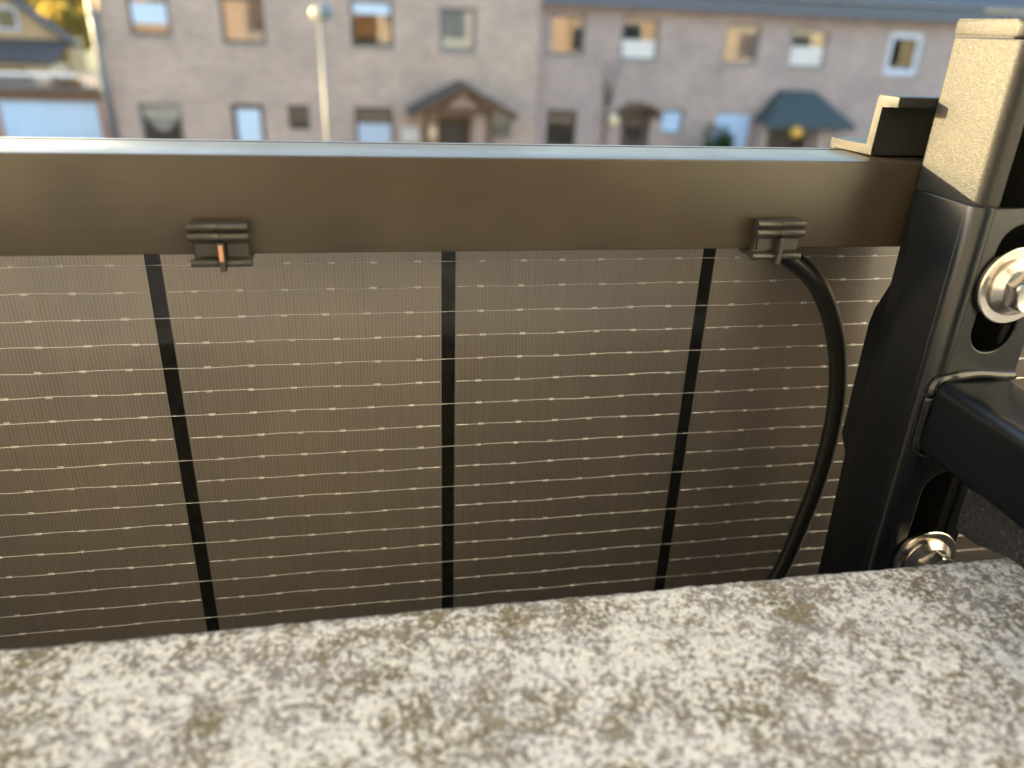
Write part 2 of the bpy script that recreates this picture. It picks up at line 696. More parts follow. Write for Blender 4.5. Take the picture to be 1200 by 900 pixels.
def frame_profile(sgn):
    # outline in (depth y, distance d from the panel's outer edge), for a rail
    pts = [(0, 0), (.0255, 0), (.0257, .0012), (.0270, .0012), (.0272, 0), (YF, 0), (YF, .0085), (.0296, .0085), (.0296, .0022),
           (.0258, .0022), (.0258, .0088), (.0244, .0088), (.0244, .0020), (.0018, .0020), (.0018, HF), (0, HF)]
    rad = [.0005, .0001, 0, 0, .0001, .0003] + [0]*8 + [.0004, .0004]
    return rounded(pts, rad, 3)


fp = frame_profile(1)
extr('frame_rail', [(y, -d) for y, d in fp], 'x', PXL, PXR, 'frame', panel)
extr('frame_rail', [(y, ZB+d) for y, d in fp], 'x', PXL, PXR, 'frame', panel)
extr('frame_rail', [(PXL+d, y) for y, d in fp], 'z', ZB+.03, -.03, 'frame', panel)
extr('frame_rail', [(PXR-d, y) for y, d in fp], 'z', ZB+.03, -.03, 'frame', panel)
box('laminate', PXL+.004, PXR-.004, YG, .0294, ZB+.004, -.004, 'laminate', panel)

bm = bmesh.new()
add_box(bm, -CW/2, CW/2, -.00015, .00002, -CH/2, CH/2)
cell_me = bm_mesh(bm, 'cell')
cell_me.materials.append(M['cell'])


def wire_mesh(kind, seed):
    """kind 0: stops inside the cell with a tinned end; 1: runs on across the gap"""
    rn = random.Random(seed)
    bm = bmesh.new()
    half = CW/2
    a, b = (-half+.0008, half-.0004) if kind == 0 else (-half-(PITCH-CW)/2, half+(PITCH-CW)/2)
    n = 30
    pts = []
    for i in range(n+1):
        x = a+(b-a)*i/n
        win = min(1, (b-abs(x))/.012)
        z = (.00016*math.sin(x*160+seed)+.00012*math.sin(x*71+seed*3)+rn.uniform(-.00005, .00005))*win
        y = -.00022-.00008*math.sin(x*430+seed*2)*win
        pts.append((x, y, z))
    tube(bm, pts, .00011, 6)
    # solder pads
    x = -half+.0095+rn.uniform(-.001, .001)
    while x < half-.003:
        L, Hh = rn.uniform(.0010, .0013), rn.uniform(.00036, .00046)
        n0 = len(bm.faces)
        add_box(bm, x-L, x+L, -.00020, -.00012, -Hh, Hh, bev=.00006, seg=1)
        for zz in (-Hh*.72, Hh*.72):
            add_box(bm, x-L*.8, x+L*.8, -.00030, -.00018, zz-.00010, zz+.00010)
        bm.faces.ensure_lookup_table()
        for f_ in bm.faces[n0:]:
            f_.material_index = 1
        x += .0145+rn.uniform(-.0007, .0007)
    if kind == 0:
        for sx in (-1, 1):
            add_box(bm, sx*(half-.0028)-.0022, sx*(half-.0028)+.0022, -.00026, -.0001, -.00016, .00016)
    me = bm_mesh(bm, 'busbar_wire')
    me.materials.append(M['wire'])
    me.materials.append(M['pad'])
    for p in me.polygons:
        p.use_smooth = True
    return me


wire_me = [[wire_mesh(kd, s+kd*9) for s in range(4)] for kd in (0, 1)]
bm = bmesh.new()
for i in range(20):
    zz = CH/2-WS*(i+.5)
    tube(bm, [(-CW/2, -.0002, zz), (CW/2, -.0002, zz)], .00014, 5)
row_me = bm_mesh(bm, 'busbar_wires')
row_me.materials.append(M['wire'])

orig = Vector(panel['origin'])
for rowi in range(6):
    for c in range(-10, 8):
        cx = X1+(c+.5)*PITCH
        cz = CT-CH/2-rowi*.1845
        ce = bpy.data.objects.new('cell', cell_me)
        COL.objects.link(ce)
        ce.parent = panel
        ce.location = Vector((cx, YG-.0001, cz))-orig
        if rowi == 0 and -2 <= c <= 2:
            for i in range(20):
                w = bpy.data.objects.new('busbar_wire', wire_me[i % 2][(i*3+c*5+7) % 4])
                COL.objects.link(w)
                w.parent = ce
                w.location = (0, 0, (ZW0+WS-i*WS)-cz)
        else:
            w = bpy.data.objects.new('busbar_wires', row_me)
            COL.objects.link(w)
            w.parent = ce
            w['kind'] = 'stuff'


# ================================================================== clips and cable
def make_clip(xa, xb, label, hold_cable):
    t = thing('cable_clip', label, 'cable clip', ((xa+xb)/2, -.003, -.031), 'cable clips on the panel frame')
    # body: a plate on the flange that wraps below it, outline in (y, z)
    body = [(-.0005, -.0180), (-.0040, -.0180), (-.0040, -.0232), (-.0030, -.0236), (-.0030, -.0284), (-.0044, -.0288), (-.0044, -.0306),
            (.0070, -.0306), (.0070, -.0200), (.0050, -.0200), (.0050, -.0289), (-.0005, -.0289)]
    extr('body', rounded(body, [.0003, .0003, .0003, .0003, .0003, .0003, .0006, .001, .0005, .0005, .0005, .0003], 3), 'x', xa+.0006, xb-.0006, 'plastic', t, .0002)
    for zc, ex, rr in ((-.0192, 0, .0012), (-.0220, 0, .0013), (-.0297, .0002, .0011)):
        bm = bmesh.new()
        tube(bm, [(xa-ex, -.0044, zc), ((xa+xb)/2-.00015, -.0044, zc), ((xa+xb)/2, -.0044, zc), ((xa+xb)/2+.00015, -.0044, zc), (xb+ex, -.0044, zc)], [rr, rr, rr*.86, rr, rr], 14)
        autosmooth(link('rib', bm_mesh(bm), 'plastic', t), 50)
    xm = (xa+xb)/2+.0004
    boxes('tab', [(xm-.0008, xm+.0008, -.0062, -.0030, -.0320, -.0235)], 'plastic', t, bev=.00018)
    box('tab_edge', xm-.0006, xm+.0006, -.0066, -.0061, -.0288, -.0240, 'plastic' if hold_cable else 'warm_glint', t, bev=.00015)
    for s in (-1, 1):
        box('panel', xm+(s*.0042)-.0030, xm+(s*.0042)+.0030, -.0036, -.0028, -.0280, -.0242, 'plastic', t, bev=.0002)
    return t


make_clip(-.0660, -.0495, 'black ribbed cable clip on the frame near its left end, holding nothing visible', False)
make_clip(.1072, .1238, 'black ribbed cable clip on the frame, holding the bent black cable', True)

bm = bmesh.new()
pth = spline([(-.30, .0140, -.0180), (-.05, .0135, -.0200), (.06, .0128, -.0210), (.098, .0122, -.0255), (.1165, .0112, -.0290), (.1290, .0100, -.0345), (.1425, .0090, -.0455),
              (.1545, .0100, -.0660), (.1618, .0112, -.0920), (.1632, .0118, -.1220), (.1602, .0118, -.1490), (.1530, .0120, -.1830), (.132, .0125, -.235), (.09, .013, -.33), (.06, .014, -.47)], 10)
tube(bm, pth, .0034, 18)
tag(link('cable', bm_mesh(bm), 'rubber', None, True), 'thick black cable curving down behind the frame beside the mounting post', 'cable')

# ================================================================== mounting post, end clamp
post = thing('mounting_post', 'upright black metal post with capped top, sunlit side glowing pale yellow', 'post', (.178, -.0155, -1.2))
PX0, PX1, PYF, PYB = .1630, .1930, -.0305, -.0006
tk = .0019
out = [(PX0, PYB), (PX0, PYF), (PX0+.0072, PYF), (PX0+.0072, PYF+tk), (PX0+tk, PYF+tk), (PX0+tk, PYB-tk), (PX1-tk, PYB-tk), (PX1-tk, PYF+tk),
       (PX1-.0072, PYF+tk), (PX1-.0072, PYF), (PX1, PYF), (PX1, PYB)]
rd = [.0015, .0048, .0006, .0006, .0028, .001, .001, .0028, .0006, .0006, .0048, .0015]
extr('rail_body', rounded(out, rd, 7), 'z', -1.2, .0372, 'coat', post)
bm = bmesh.new()
prism(bm, rounded([(PX0-.0006, PYB+.0003), (PX0-.0006, PYF-.0006), (PX1+.0006, PYF-.0006), (PX1+.0006, PYB+.0003)], [.002, .005, .005, .002], 6), 'z', .0376, .0425, .0011)
lathe(bm, [(.0013, .042), (.0013, .0428), (.0007, .0433), (0, .0434)], 10, Matrix.Translation((.171, -.012, 0)))
autosmooth(link('end_cap', bm_mesh(bm), 'coat', post), 50)

cl = [(.0352, .0034), (.0352, -.0012), (.0322, -.0012), (.0322, .0004), (.0098, .0004), (.0098, .0163), (.0016, .0163), (.0016, .0197), (.0132, .0197), (.0132, .0034)]
bm = bmesh.new()
prism(bm, rounded(cl, [.0012, .0004, .0004, .0004, .0006, .0008, .0007, .0007, .0016, .0007], 4), 'x', .1515, .206, .0003)
tag(autosmooth(link('end_clamp', bm_mesh(bm), 'coat', None), 35), 'Z-shaped black metal clamp hooked over the panel frame beside the post', 'clamp')

# ================================================================== bracket with arm
br = thing('mounting_bracket', 'black bracket plate with slots and a welded arm reaching over the parapet', 'bracket', (.177, -.03, -.16))
FX, FYF, T = .1606, -.0338, .0021         # outer left face, outer front face, thickness
R_ = .0052
ZT, ZL = -.0078, -.1750
pr = rounded([(FX+R_, ZL), (.1920, ZL), (.1920, ZT), (FX+R_, ZT)], [0, .001, .0015, 0], 3)
me = plate_with_holes('plate', [pr, stadium(.1786, -.0540, -.0125, .0155)[::-1], stadium(.1786, -.150, -.0990, .0155)[::-1]], T, .00045)
bm = bmesh.new()
bm.from_mesh(me)
bpy.data.meshes.remove(me)
# local (x,y,z) -> world (x, plate depth, z)
bmesh.ops.transform(bm, matrix=Matrix(((1, 0, 0, 0), (0, 0, -1, FYF+T/2), (0, 1, 0, 0), (0, 0, 0, 1))), verts=bm.verts)
side = [(FYF+R_, ZT), (FYF+R_, ZL), (-.0052, ZL), (-.0030, -.1080), (.0018, -.1020), (.0020, -.0570), (.0008, -.0510), (-.0042, -.0400), (-.0040, ZT)]
prism(bm, [(y, z) for y, z in rounded(side, [0, 0, .001, .001, .0015, .004, .002, .002, .001], 4)], 'x', FX, FX+T, .00035)
q = []
for i in range(9):
    t = PI+PI/2*i/8
    q.append((FX+R_+R_*math.cos(t), FYF+R_+R_*math.sin(t)))
for i in range(9):
    t = PI*1.5-PI/2*i/8
    q.append((FX+R_+(R_-T)*math.cos(t), FYF+R_+(R_-T)*math.sin(t)))
prism(bm, q, 'z', ZL, ZT, .0004)
autosmooth(link('plate', bm_mesh(bm), 'coat_smooth', br), 40)
AX0, AX1, AZ0, AZ1 = .1630, .1915, -.0900, -.0632
arm = rounded([(AX0, AZ0), (AX1, AZ0), (AX1, AZ1), (AX0, AZ1)], .0042, 7)
extr('arm', arm, 'y', -.400, FYF-.0001, 'coat_smooth', br)
extr('arm_hook', rounded([(AX0, -.400), (AX1, -.400), (AX1, -.372), (AX0, -.372)], .0042, 5), 'z', -.33, AZ0, 'coat_smooth', br)
# weld bead round the joint
for nm, poly in (('upper', [(AX0-.0008, AZ1-.005), (AX0+.0006, AZ1-.0006), (AX0+.0045, AZ1+.0010), (.171, AZ1+.0014), (.178, AZ1+.0016), (.185, AZ1+.0012), (.1912, AZ1+.0010)]),
                 ('lower', [(AX0-.0006, AZ1-.006), (AX0-.0007, -.076), (AX0-.0006, -.083), (AX0+.0002, AZ0+.002), (AX0+.004, AZ0-.0008), (.172, AZ0-.0010)])):
    rn = random.Random(4)
    pp = spline([(x, FYF-.0009, z) for x, z in poly], 9)
    pp = [Vector((p.x, p.y+.0008, p.z+.00022*math.sin(i*.22))) for i, p in enumerate(pp)]
    bm = bmesh.new()
    tube(bm, pp, [.0018+.00016*math.sin(i*.28+.6) for i in range(len(pp))], 12)
    link('weld_bead', bm_mesh(bm), 'weld', br, True)


# ================================================================== bolts
def make_bolt(cx, cz, rot, label):
    t = thing('hex_bolt', label, 'bolt', (cx, FYF, cz), 'bolts on the bracket plate')
    B = Matrix.Translation((cx, FYF-.0002, cz)) @ Matrix.Rotation(PI/2, 4, 'X')     # local z -> -y
    bm = bmesh.new()
    lathe(bm, [(.0040, 0), (.0118, 0), (.0122, .0004), (.0122, .0016), (.0118, .0020), (.0040, .0020)], 56, B)
    autosmooth(link('washer', bm_mesh(bm), 'steel', t), 40)
    bm = bmesh.new()
    lathe(bm, [(.0040, .0021), (.0088, .0021), (.0092, .0025), (.0091, .0031), (.0080, .0040), (.0070, .0048), (.0064, .0053), (.0040, .0053)], 48, B)
    autosmooth(link('flange', bm_mesh(bm), 'steel', t), 40)
    bm = bmesh.new()
    Bh = B @ Matrix.Rotation(rot, 4, 'Z')
    R6 = .0069
    n = 72
    def hexr(a):
        a = (a+PI/6) % (PI/3)-PI/6
        return R6*math.cos(PI/6)/math.cos(a)
    rings = []
    for h, cap in ((.0046, 9), (.0085, 9), (.0093, .0068), (.0098, .0062), (.0099, .0058), (.0096, .0050), (.0096, 0)):
        if cap == 0:
            rings.append([bm.verts.new(Bh @ Vector((0, 0, h)))])
        else:
            rings.append([bm.verts.new(Bh @ Vector((min(hexr(2*PI*i/n), cap)*math.cos(2*PI*i/n), min(hexr(2*PI*i/n), cap)*math.sin(2*PI*i/n), h))) for i in range(n)])
    for A_, B_ in zip(rings, rings[1:]):
        for i in range(n):
            j = (i+1) % n
            if len(B_) == 1:
                bm.faces.new((A_[i], A_[j], B_[0]))
            else:
                bm.faces.new((A_[i], A_[j], B_[j], B_[i]))
    autosmooth(link('head', bm_mesh(bm), 'steel', t), 25)
    return t


make_bolt(.1792, -.0312, .25, 'upper shiny steel hex bolt with washer in the bracket slot above the arm')
make_bolt(.1791, -.1352, .05, 'lower steel hex bolt half hidden behind the concrete parapet')

# foam pad under the arm
bm = bmesh.new()
add_box(bm, .1718, .1905, -.230, -.0485, PZ+.0006, AZ0+.0002)
bmesh.ops.subdivide_edges(bm, edges=bm.edges, cuts=14, use_grid_fill=True)
for v in bm.verts:
    e = Vector((noise.noise(v.co*70), noise.noise(v.co*70+Vector((5, 0, 0))), noise.noise(v.co*70+Vector((0, 5, 0)))))*.0016
    ex = max(0, (v.co.y+.0690)/.0205)
    v.co.x += (.1800-v.co.x)*.12*ex**2
    zc = (PZ+AZ0)/2
    v.co.z += (zc-v.co.z)*.2*ex**3 + e.z*.5 - (.0085 if v.co.z < zc else .0015)*min(1, ex*1.6)
    v.co.x += e.x
    v.co.y += e.y
bmesh.ops.smooth_vert(bm, verts=bm.verts, factor=.5, use_axis_x=True, use_axis_y=True, use_axis_z=True)
tag(link('foam_pad', bm_mesh(bm), 'foam', None, True), 'fuzzy black foam pad squeezed between the bracket arm and the parapet', 'foam pad')


# ================================================================== far houses
KS = 1.12
YA, YB = 22.4, 22.75


def facade(x0, x1, z0, z1, y, openings, rev=.16, back=8):
    """front wall facing -y with real openings and reveals, plus the other three sides"""
    xs = sorted({x0, x1, *[v for o in openings for v in o[:2]]})
    zs = sorted({z0, z1, *[v for o in openings for v in o[2:]]})
    bm = bmesh.new()
    V = {}

    def v(x, y_, z):
        kk = (round(x, 4), round(y_, 4), round(z, 4))
        if kk not in V:
            V[kk] = bm.verts.new((x, y_, z))
        return V[kk]
    for a, b in zip(xs, xs[1:]):
        for c, d in zip(zs, zs[1:]):
            mx_, mz_ = (a+b)/2, (c+d)/2
            if any(o[0] < mx_ < o[1] and o[2] < mz_ < o[3] for o in openings):
                continue
            bm.faces.new((v(a, y, c), v(b, y, c), v(b, y, d), v(a, y, d)))
    for (a, b, c, d) in openings:
        for (p, q_) in (((a, c), (b, c)), ((b, c), (b, d)), ((b, d), (a, d)), ((a, d), (a, c))):
            bm.faces.new((v(p[0], y, p[1]), v(q_[0], y, q_[1]), v(q_[0], y+rev, q_[1]), v(p[0], y+rev, p[1])))
    Y2 = y+back
    for f in (((x0, y, z0), (x0, Y2, z0), (x0, Y2, z1), (x0, y, z1)), ((x1, y, z0), (x1, Y2, z0), (x1, Y2, z1), (x1, y, z1)), ((x0, Y2, z0), (x1, Y2, z0), (x1, Y2, z1), (x0, Y2, z1))):
        bm.faces.new([bm.verts.new(p) for p in f])
    me = bpy.data.meshes.new('wall')
    bm.to_mesh(me)
    bm.free()
    return me


def ring(bm, x0, x1, z0, z1, y0, y1, w):
    add_box(bm, x0, x0+w, y0, y1, z0, z1)
    add_box(bm, x1-w, x1, y0, y1, z0, z1)
    add_box(bm, x0+w, x1-w, y0, y1, z0, z0+w)
    add_box(bm, x0+w, x1-w, y0, y1, z1-w, z1)


def folds(x0, x1, z0, z1, y, n=26, amp=.025, cut=None):
    vs, fs = [], []
    for i in range(n*4+1):
        x = x0+(x1-x0)*i/(n*4)
        yy = y+amp*math.sin(i*PI/2*.9)+amp*.5*math.sin(i*.37)
        zb = z0
        if cut:
            zb = z0+cut*(abs((x-(x0+x1)/2)/((x1-x0)/2))**2.2)
        vs += [(x, yy, zb), (x, yy, z1)]
    for i in range(n*4):
        fs.append((2*i, 2*i+2, 2*i+3, 2*i+1))
    return mesh('curtain', vs, fs)


def window(par, x0, x1, z0, z1, y, fm='frame_brown', fwid=.07, mull=0, trans=None, items=(), sill=True, name='window'):
    """items: list of (kind, material, x-fraction range, z-fraction range)"""
    bm = bmesh.new()
    e = .003
    ring(bm, x0+e, x1-e, z0+e, z1-e, y+.07, y+.13, fwid)
    for i in range(mull):
        xm = x0+(x1-x0)*(i+1)/(mull+1)
        add_box(bm, xm-.03, xm+.03, y+.072, y+.128, z0+fwid, z1-fwid)
    if trans:
        zz = z0+(z1-z0)*trans
        add_box(bm, x0+fwid, x1-fwid, y+.074, y+.126, zz-.03, zz+.03)
    w = link(name, bm_mesh(bm), fm, par)
    w['origin'] = (0, 0, 0)
    box('pane', x0+fwid-.01, x1-fwid+.01, y+.098, y+.104, z0+fwid-.01, z1-fwid+.01, 'glass', w)
    if sill:
        box('sill', x0-.05, x1+.05, y-.05, y+.069, z0-.06, z0+.002, 'stone', w, bev=.01)
    for kd, m, (fa, fb), (ga, gb) in items:
        a, b = x0+(x1-x0)*fa, x0+(x1-x0)*fb
        c, d = z0+(z1-z0)*ga, z0+(z1-z0)*gb
        if kd == 'folds':
            link('curtain', folds(a, b, c, d, y+.16), m, w, True)
        elif kd == 'scoop':
            link('curtain', folds(a, b, c, d, y+.16, cut=(d-c)*.75), m, w, True)
        elif kd == 'slats':
            bm = bmesh.new()
            n = max(3, int((d-c)/.06))
            for i in range(n):
                zz = c+(d-c)*(i+.5)/n
                add_box(bm, x0+fwid, x1-fwid, y+.085, y+.095, zz-.026, zz+.026)
            link('roller_shutter', bm_mesh(bm), m, w)
        else:
            box('roller_shutter', max(a, x0+fwid), min(b, x1-fwid), y+.085, y+.096, max(c, z0+fwid), min(d, z1-fwid), m, w)
    return w


def R4(t, k=KS):
    return tuple(round(v*k, 3) for v in t)


# --------------------------------------------------------------- house on the left (tan brick)
HA = thing('terraced_house', 'tan brick terraced house with timber gabled porch, left of the facade seam', 'house', (-1, YA+4, GZ), 'terraced houses across the street')
up_a = [R4((-5.11, -4.24, -.51, .42)), R4((-3.14, -2.19, -.60, .36)), R4((-.25, .74, -.58, .42)), R4((1.83, 2.71, -.61, .34))]
lo_a = [R4((-5.21, -4.26, -3.03, -1.95)), R4((-.26, .68, -2.97, -1.94))]
door_a = R4((-3.14, -2.39, -3.86, -1.92))
gril_a = R4((-1.83, -1.33, -2.49, -1.92))
pdoor_a = R4((1.78, 2.60, -3.86, -2.10))
pside_a = R4((3.12, 3.63, -2.60, -1.92))
xa0, xa1 = -5.72*KS, 4.27*KS
link('wall', facade(xa0, xa1, GZ, 2.3, YA, up_a+lo_a+[door_a, gril_a, pdoor_a, pside_a]), 'brick_tan', HA)
full = (0.06, .94)
window(HA, *up_a[0], YA, 'frame_brown', items=[('flat', 'blind_blue', full, (.27, .72))])
window(HA, *up_a[1], YA, 'frame_brown', items=[('folds', 'curtain_pink', full, (.04, .97))])
window(HA, *up_a[2], YA, 'frame_brown', items=[('flat', 'blind_blue', full, (.70, .99)), ('folds', 'curtain_orange', (.05, .97), (.2, .69))])
window(HA, *up_a[3], YA, 'frame_grey', fwid=.09, items=[('folds', 'net', (.06, .94), (.04, .9))])
window(HA, *lo_a[0], YA, 'frame_grey', items=[('scoop', 'net_blue', full, (.40, .95))])
window(HA, *lo_a[1], YA, 'frame_brown', trans=.66, items=[('slats', 'blind_blue', full, (.0, .62))])
dw = window(HA, *door_a, YA, 'frame_brown', fwid=.11, sill=False, name='glazed_door', items=[('flat', 'blind_blue', (.15, .9), (.45, .93))])
box('handle', door_a[0]+.14, door_a[0]+.17, YA+.02, YA+.07, -3.3, -3.1, 'zinc', dw)
gw = window(HA, *gril_a, YA, 'frame_grey', fwid=.05, sill=False)
for i in range(5):
    xx = gril_a[0]+(gril_a[1]-gril_a[0])*(i+.5)/5
    box('bar', xx-.015, xx+.015, YA+.03, YA+.06, gril_a[2]+.01, gril_a[3]-.01, 'frame_brown', gw)
window(HA, *pside_a, YA, 'frame_grey', fwid=.05, items=[('folds', 'net', full, (.02, .95))], sill=False)
dd = box('door', pdoor_a[0]+.003, pdoor_a[1]-.003, YA+.08, YA+.13, pdoor_a[2]+.003, pdoor_a[3]-.003, 'door_brown', HA)
dd['origin'] = (0, 0, 0)
for i in range(3):
    z0_ = pdoor_a[2]+.15+i*.58
    box('door_panel', pdoor_a[0]+.12, pdoor_a[1]-.12, YA+.06, YA+.081, z0_, z0_+.48, 'door_dark', dd, bev=.01)
# eaves and roof
box('fascia', xa0-.05, xa1+.02, YA-.34, YA-.30, 2.05, 2.33, 'fascia', HA)
extr('roof', [(YA-.36, 2.3), (YA+4, 5.3), (YA+8.3, 2.3), (YA+8.3, 2.2), (YA+4, 5.15), (YA-.36, 2.2)], 'x', xa0-.1, xa1+.05, 'roof', HA, smooth=False)
# timber porch
pc = box('porch_beam', 1.36*KS, 3.02*KS, YA-1.1, YA-.98, -2.19, -2.02, 'brown_wood', HA)
pc['origin'] = (0, 0, 0)
for xx in (1.42, 2.96):
    box('post', xx*KS-.07, xx*KS+.07, YA-1.1, YA-.98, GZ, -2.191, 'brown_wood', pc)
    box('beam', xx*KS-.06, xx*KS+.06, YA-.979, YA-.002, -2.17, -2.03, 'brown_wood', pc)
box('pillar', 2.64*KS, 2.94*KS-.09, YA-.9, YA-.6, GZ, -2.18, 'brick_tan', pc)
ax, az = 2.30*KS, -1.24*KS
pr_ = box('porch_ridge_beam', ax-.06, ax+.06, YA-1.25, YA-.002, az-.20, az-.07, 'brown_wood', HA)
pr_['origin'] = (0, 0, 0)
for s in (-1, 1):
    ex, ez = ax+s*1.30*KS, -1.92*KS
    extr('roof_slope', [(ax, az), (ex, ez), (ex, ez-.07), (ax, az-.07)], 'y', YA-1.35, YA-.004, 'roof_dark', pr_, smooth=False)
    extr('bargeboard', [(ax, az-.072), (ex, ez-.072), (ex-s*.05, ez-.19), (ax, az-.22)], 'y', YA-1.30, YA-1.24, 'brown_wood', pr_, smooth=False)
    bmx = bmesh.new()
    tube(bmx, [(ax+s*.55, YA-1.05, -2.02), (ax+s*.12, YA-1.05, az-.33)], .05, 6)
    link('brace', bmx and bm_mesh(bmx), 'brown_wood', pr_)
extr('porch_gable', [(ax, az-.22), (ax+1.0, -2.019), (ax-1.0, -2.019)], 'y', YA-1.0, YA-.97, 'brick_tan', HA, smooth=False)

# --------------------------------------------------------------- house on the right (mauve brick)
HB = thing('terraced_house', 'mauve grey brick terraced house with slate blue eaves and dark green door canopy', 'house', (10, YB+4, GZ), 'terraced houses across the street')
up_b = [R4((4.55, 5.52, -.65, .32)), R4((6.46, 7.46, -.69, .30)), R4((9.24, 10.23, -.71, .25)), R4((11.12, 12.18, -.74, .21)), R4((13.99, 15.02, -.83, .23))]
lo_b = R4((4.63, 5.44, -3.0, -1.93))
arch_b = R4((6.66, 7.48, -3.86, -1.86))
rnd_b = R4((7.75, 8.38, -2.48, -1.87))
pan_b = R4((9.31, 10.33, -3.86, -1.93))
can_b = R4((10.70, 12.09, -3.86, -2.10))
xb0, xb1 = xa1+.003, 22*KS
link('wall', facade(xb0, xb1, GZ, .58, YB, up_b+[lo_b, arch_b, rnd_b, pan_b, can_b]), 'brick_mauve', HB)
window(HB, *up_b[0], YB, 'frame_grey', fwid=.09, items=[('folds', 'curtain_pink', (.06, .5), (.04, .95))])
window(HB, *up_b[1], YB, 'frame_grey', items=[('flat', 'blind_white', full, (.03, .48))])
window(HB, *up_b[2], YB, 'frame_grey', items=[('folds', 'curtain_pink', full, (.03, .95))])
window(HB, *up_b[3], YB, 'frame_grey', items=[('flat', 'blind_white', full, (.03, .55))])
window(HB, *up_b[4], YB, 'frame_white', fwid=.16, items=[('folds', 'curtain_orange', (.1, .9), (.5, .93))])
window(HB, *lo_b, YB, 'frame_brown', fwid=.06, items=[])
window(HB, *rnd_b, YB, 'frame_grey', fwid=.06, items=[('flat', 'pale_blue_door', full, (.04, .96))])
ad = box('door', arch_b[0]+.003, arch_b[1]-.003, YB+.08, YB+.13, arch_b[2]+.003, arch_b[3]-.003, 'door_dark', HB)
ad['origin'] = (0, 0, 0)
bmx = bmesh.new()
lathe(bmx, [(0, 0), (.26, 0), (.26, .02), (0, .02)], 24, Matrix.Translation(((arch_b[0]+arch_b[1])/2, YB+.08, -2.68)) @ Matrix.Scale(1.35, 4, (0, 0, 1)) @ Matrix.Rotation(PI/2, 4, 'X'))
link('door_light', bm_mesh(bmx), 'glass', ad)
# arched hood over that door
axc, axr = (arch_b[0]+arch_b[1])/2, (arch_b[1]-arch_b[0])/2+.10
ar = []
for i in range(17):
    t = PI*i/16
    ar.append((axc+axr*1.15*math.cos(t), -2.32+.42*math.sin(t)))
for i in range(17):
    t = PI-PI*i/16
    ar.append((axc+(axr*1.15-.10)*math.cos(t), -2.32+.32*math.sin(t)))
extr('arched_hood', ar, 'y', YB-.5, YB-.004, 'brown_wood', HB)
pb = box('panelled_door', pan_b[0]+.003, pan_b[1]-.003, YB+.07, YB+.12, pan_b[2]+.003, pan_b[3]-.003, 'pale_blue_door', HB)
pb['origin'] = (0, 0, 0)
for i in range(4):
    box('door_panel', pan_b[0]+.1, pan_b[1]-.1, YB+.055, YB+.071, pan_b[2]+.1+i*.53, pan_b[2]+.52+i*.53, 'pale_blue_door', pb, bev=.006)
cd = box('door', can_b[0]+.25, can_b[1]-.35, YB+.10, YB+.14, can_b[2]+.003, can_b[3]-.003, 'door_dark', HB)
box('porch_pier', 12.10*KS, 12.38*KS, YB-.6, YB-.3, GZ, -2.36, 'brick_mauve', HB)
box('porch_pier', 10.42*KS, 10.62*KS, YB-.6, YB-.3, GZ, -2.36, 'brick_mauve', HB)
# hipped canopy
x0_, x1_ = 10.35*KS, 12.94*KS
zt, zb = -1.30*KS, -2.10*KS
hv = [(x0_, YB-1.0, zb), (x1_, YB-1.0, zb), (x1_, YB-.003, zb), (x0_, YB-.003, zb), (11.0*KS, YB-.22, zt), (11.96*KS, YB-.22, zt), (11.96*KS, YB-.003, zt), (11.0*KS, YB-.003, zt)]
cn = link('canopy_roof', mesh('c', hv, [(0, 1, 5, 4), (1, 2, 6, 5), (2, 3, 7, 6), (3, 0, 4, 7), (4, 5, 6, 7), (3, 2, 1, 0)]), 'canopy', HB)
cn['origin'] = (0, 0, 0)
box('canopy_fascia', x0_+.02, x1_-.02, YB-1.02, YB-.97, zb-.13, zb-.002, 'canopy', cn)
# eaves, gutter, roof
box('fascia', xb0-.0, xb1, YB-.42, YB-.38, .56, .93, 'fascia', HB)
box('soffit', xb0, xb1, YB-.379, YB+.1, .58, .61, 'fascia', HB)
gp = []
for i in range(9):
    t = PI+PI*i/8
    gp.append((YB-.49+.07*math.cos(t), 1.03+.07*math.sin(t)))
for i in range(9):
    t = 2*PI-PI*i/8
    gp.append((YB-.49+.062*math.cos(t), 1.03+.062*math.sin(t)))
extr('gutter', gp, 'x', xb0, xb1, 'zinc', HB)
extr('roof', [(YB-.45, 1.02), (YB+4, 3.1), (YB+8.3, 1.0), (YB+8.3, .9), (YB+4, 2.95), (YB-.45, .94)], 'x', xb0, xb1+.1, 'roof', HB, smooth=False)

# downpipe on the left corner (its own thing, strapped to the wall)
dp = thing('downpipe', 'grey blue drainpipe running down the left corner of the tan house', 'drainpipe', (-5.81*KS, YA-.1, GZ))
bm = bmesh.new()
tube(bm, [(-5.81*KS, YA-.1, GZ), (-5.81*KS, YA-.1, 2.2)], .10, 14)
link('pipe', bm_mesh(bm), 'pipe', dp, True)
for z in (-3.4, -1.9, -.2, 1.6):
    bm = bmesh.new()
    tube(bm, [(-5.81*KS, YA-.1, z), (-5.81*KS, YA-.1, z+.12)], .118, 14)
    link('collar', bm_mesh(bm), 'pipe', dp)


# wall lamps, ornaments
def globe(name, x, y, z, r, mat, label, cat, sq=1.):
    t = thing(name, label, cat, (x, y, z-r))
    bm = bmesh.new()
    lathe(bm, [(0, -r*sq)]+[(r*math.sin(PI*i/10), -r*sq*math.cos(PI*i/10)) for i in range(1, 10)]+[(0, r*sq)], 16, Matrix.Translation((x, y-.16, z)))
    link('globe', bm_mesh(bm), mat, t, True)
    bm = bmesh.new()
    tube(bm, [(x, y-.001, z+r*sq*.9), (x, y-.10, z+r*sq*1.15), (x, y-.16, z+r*sq*.95)], .02, 6)
    link('bracket', bm_mesh(bm), 'frame_brown', t)
    return t


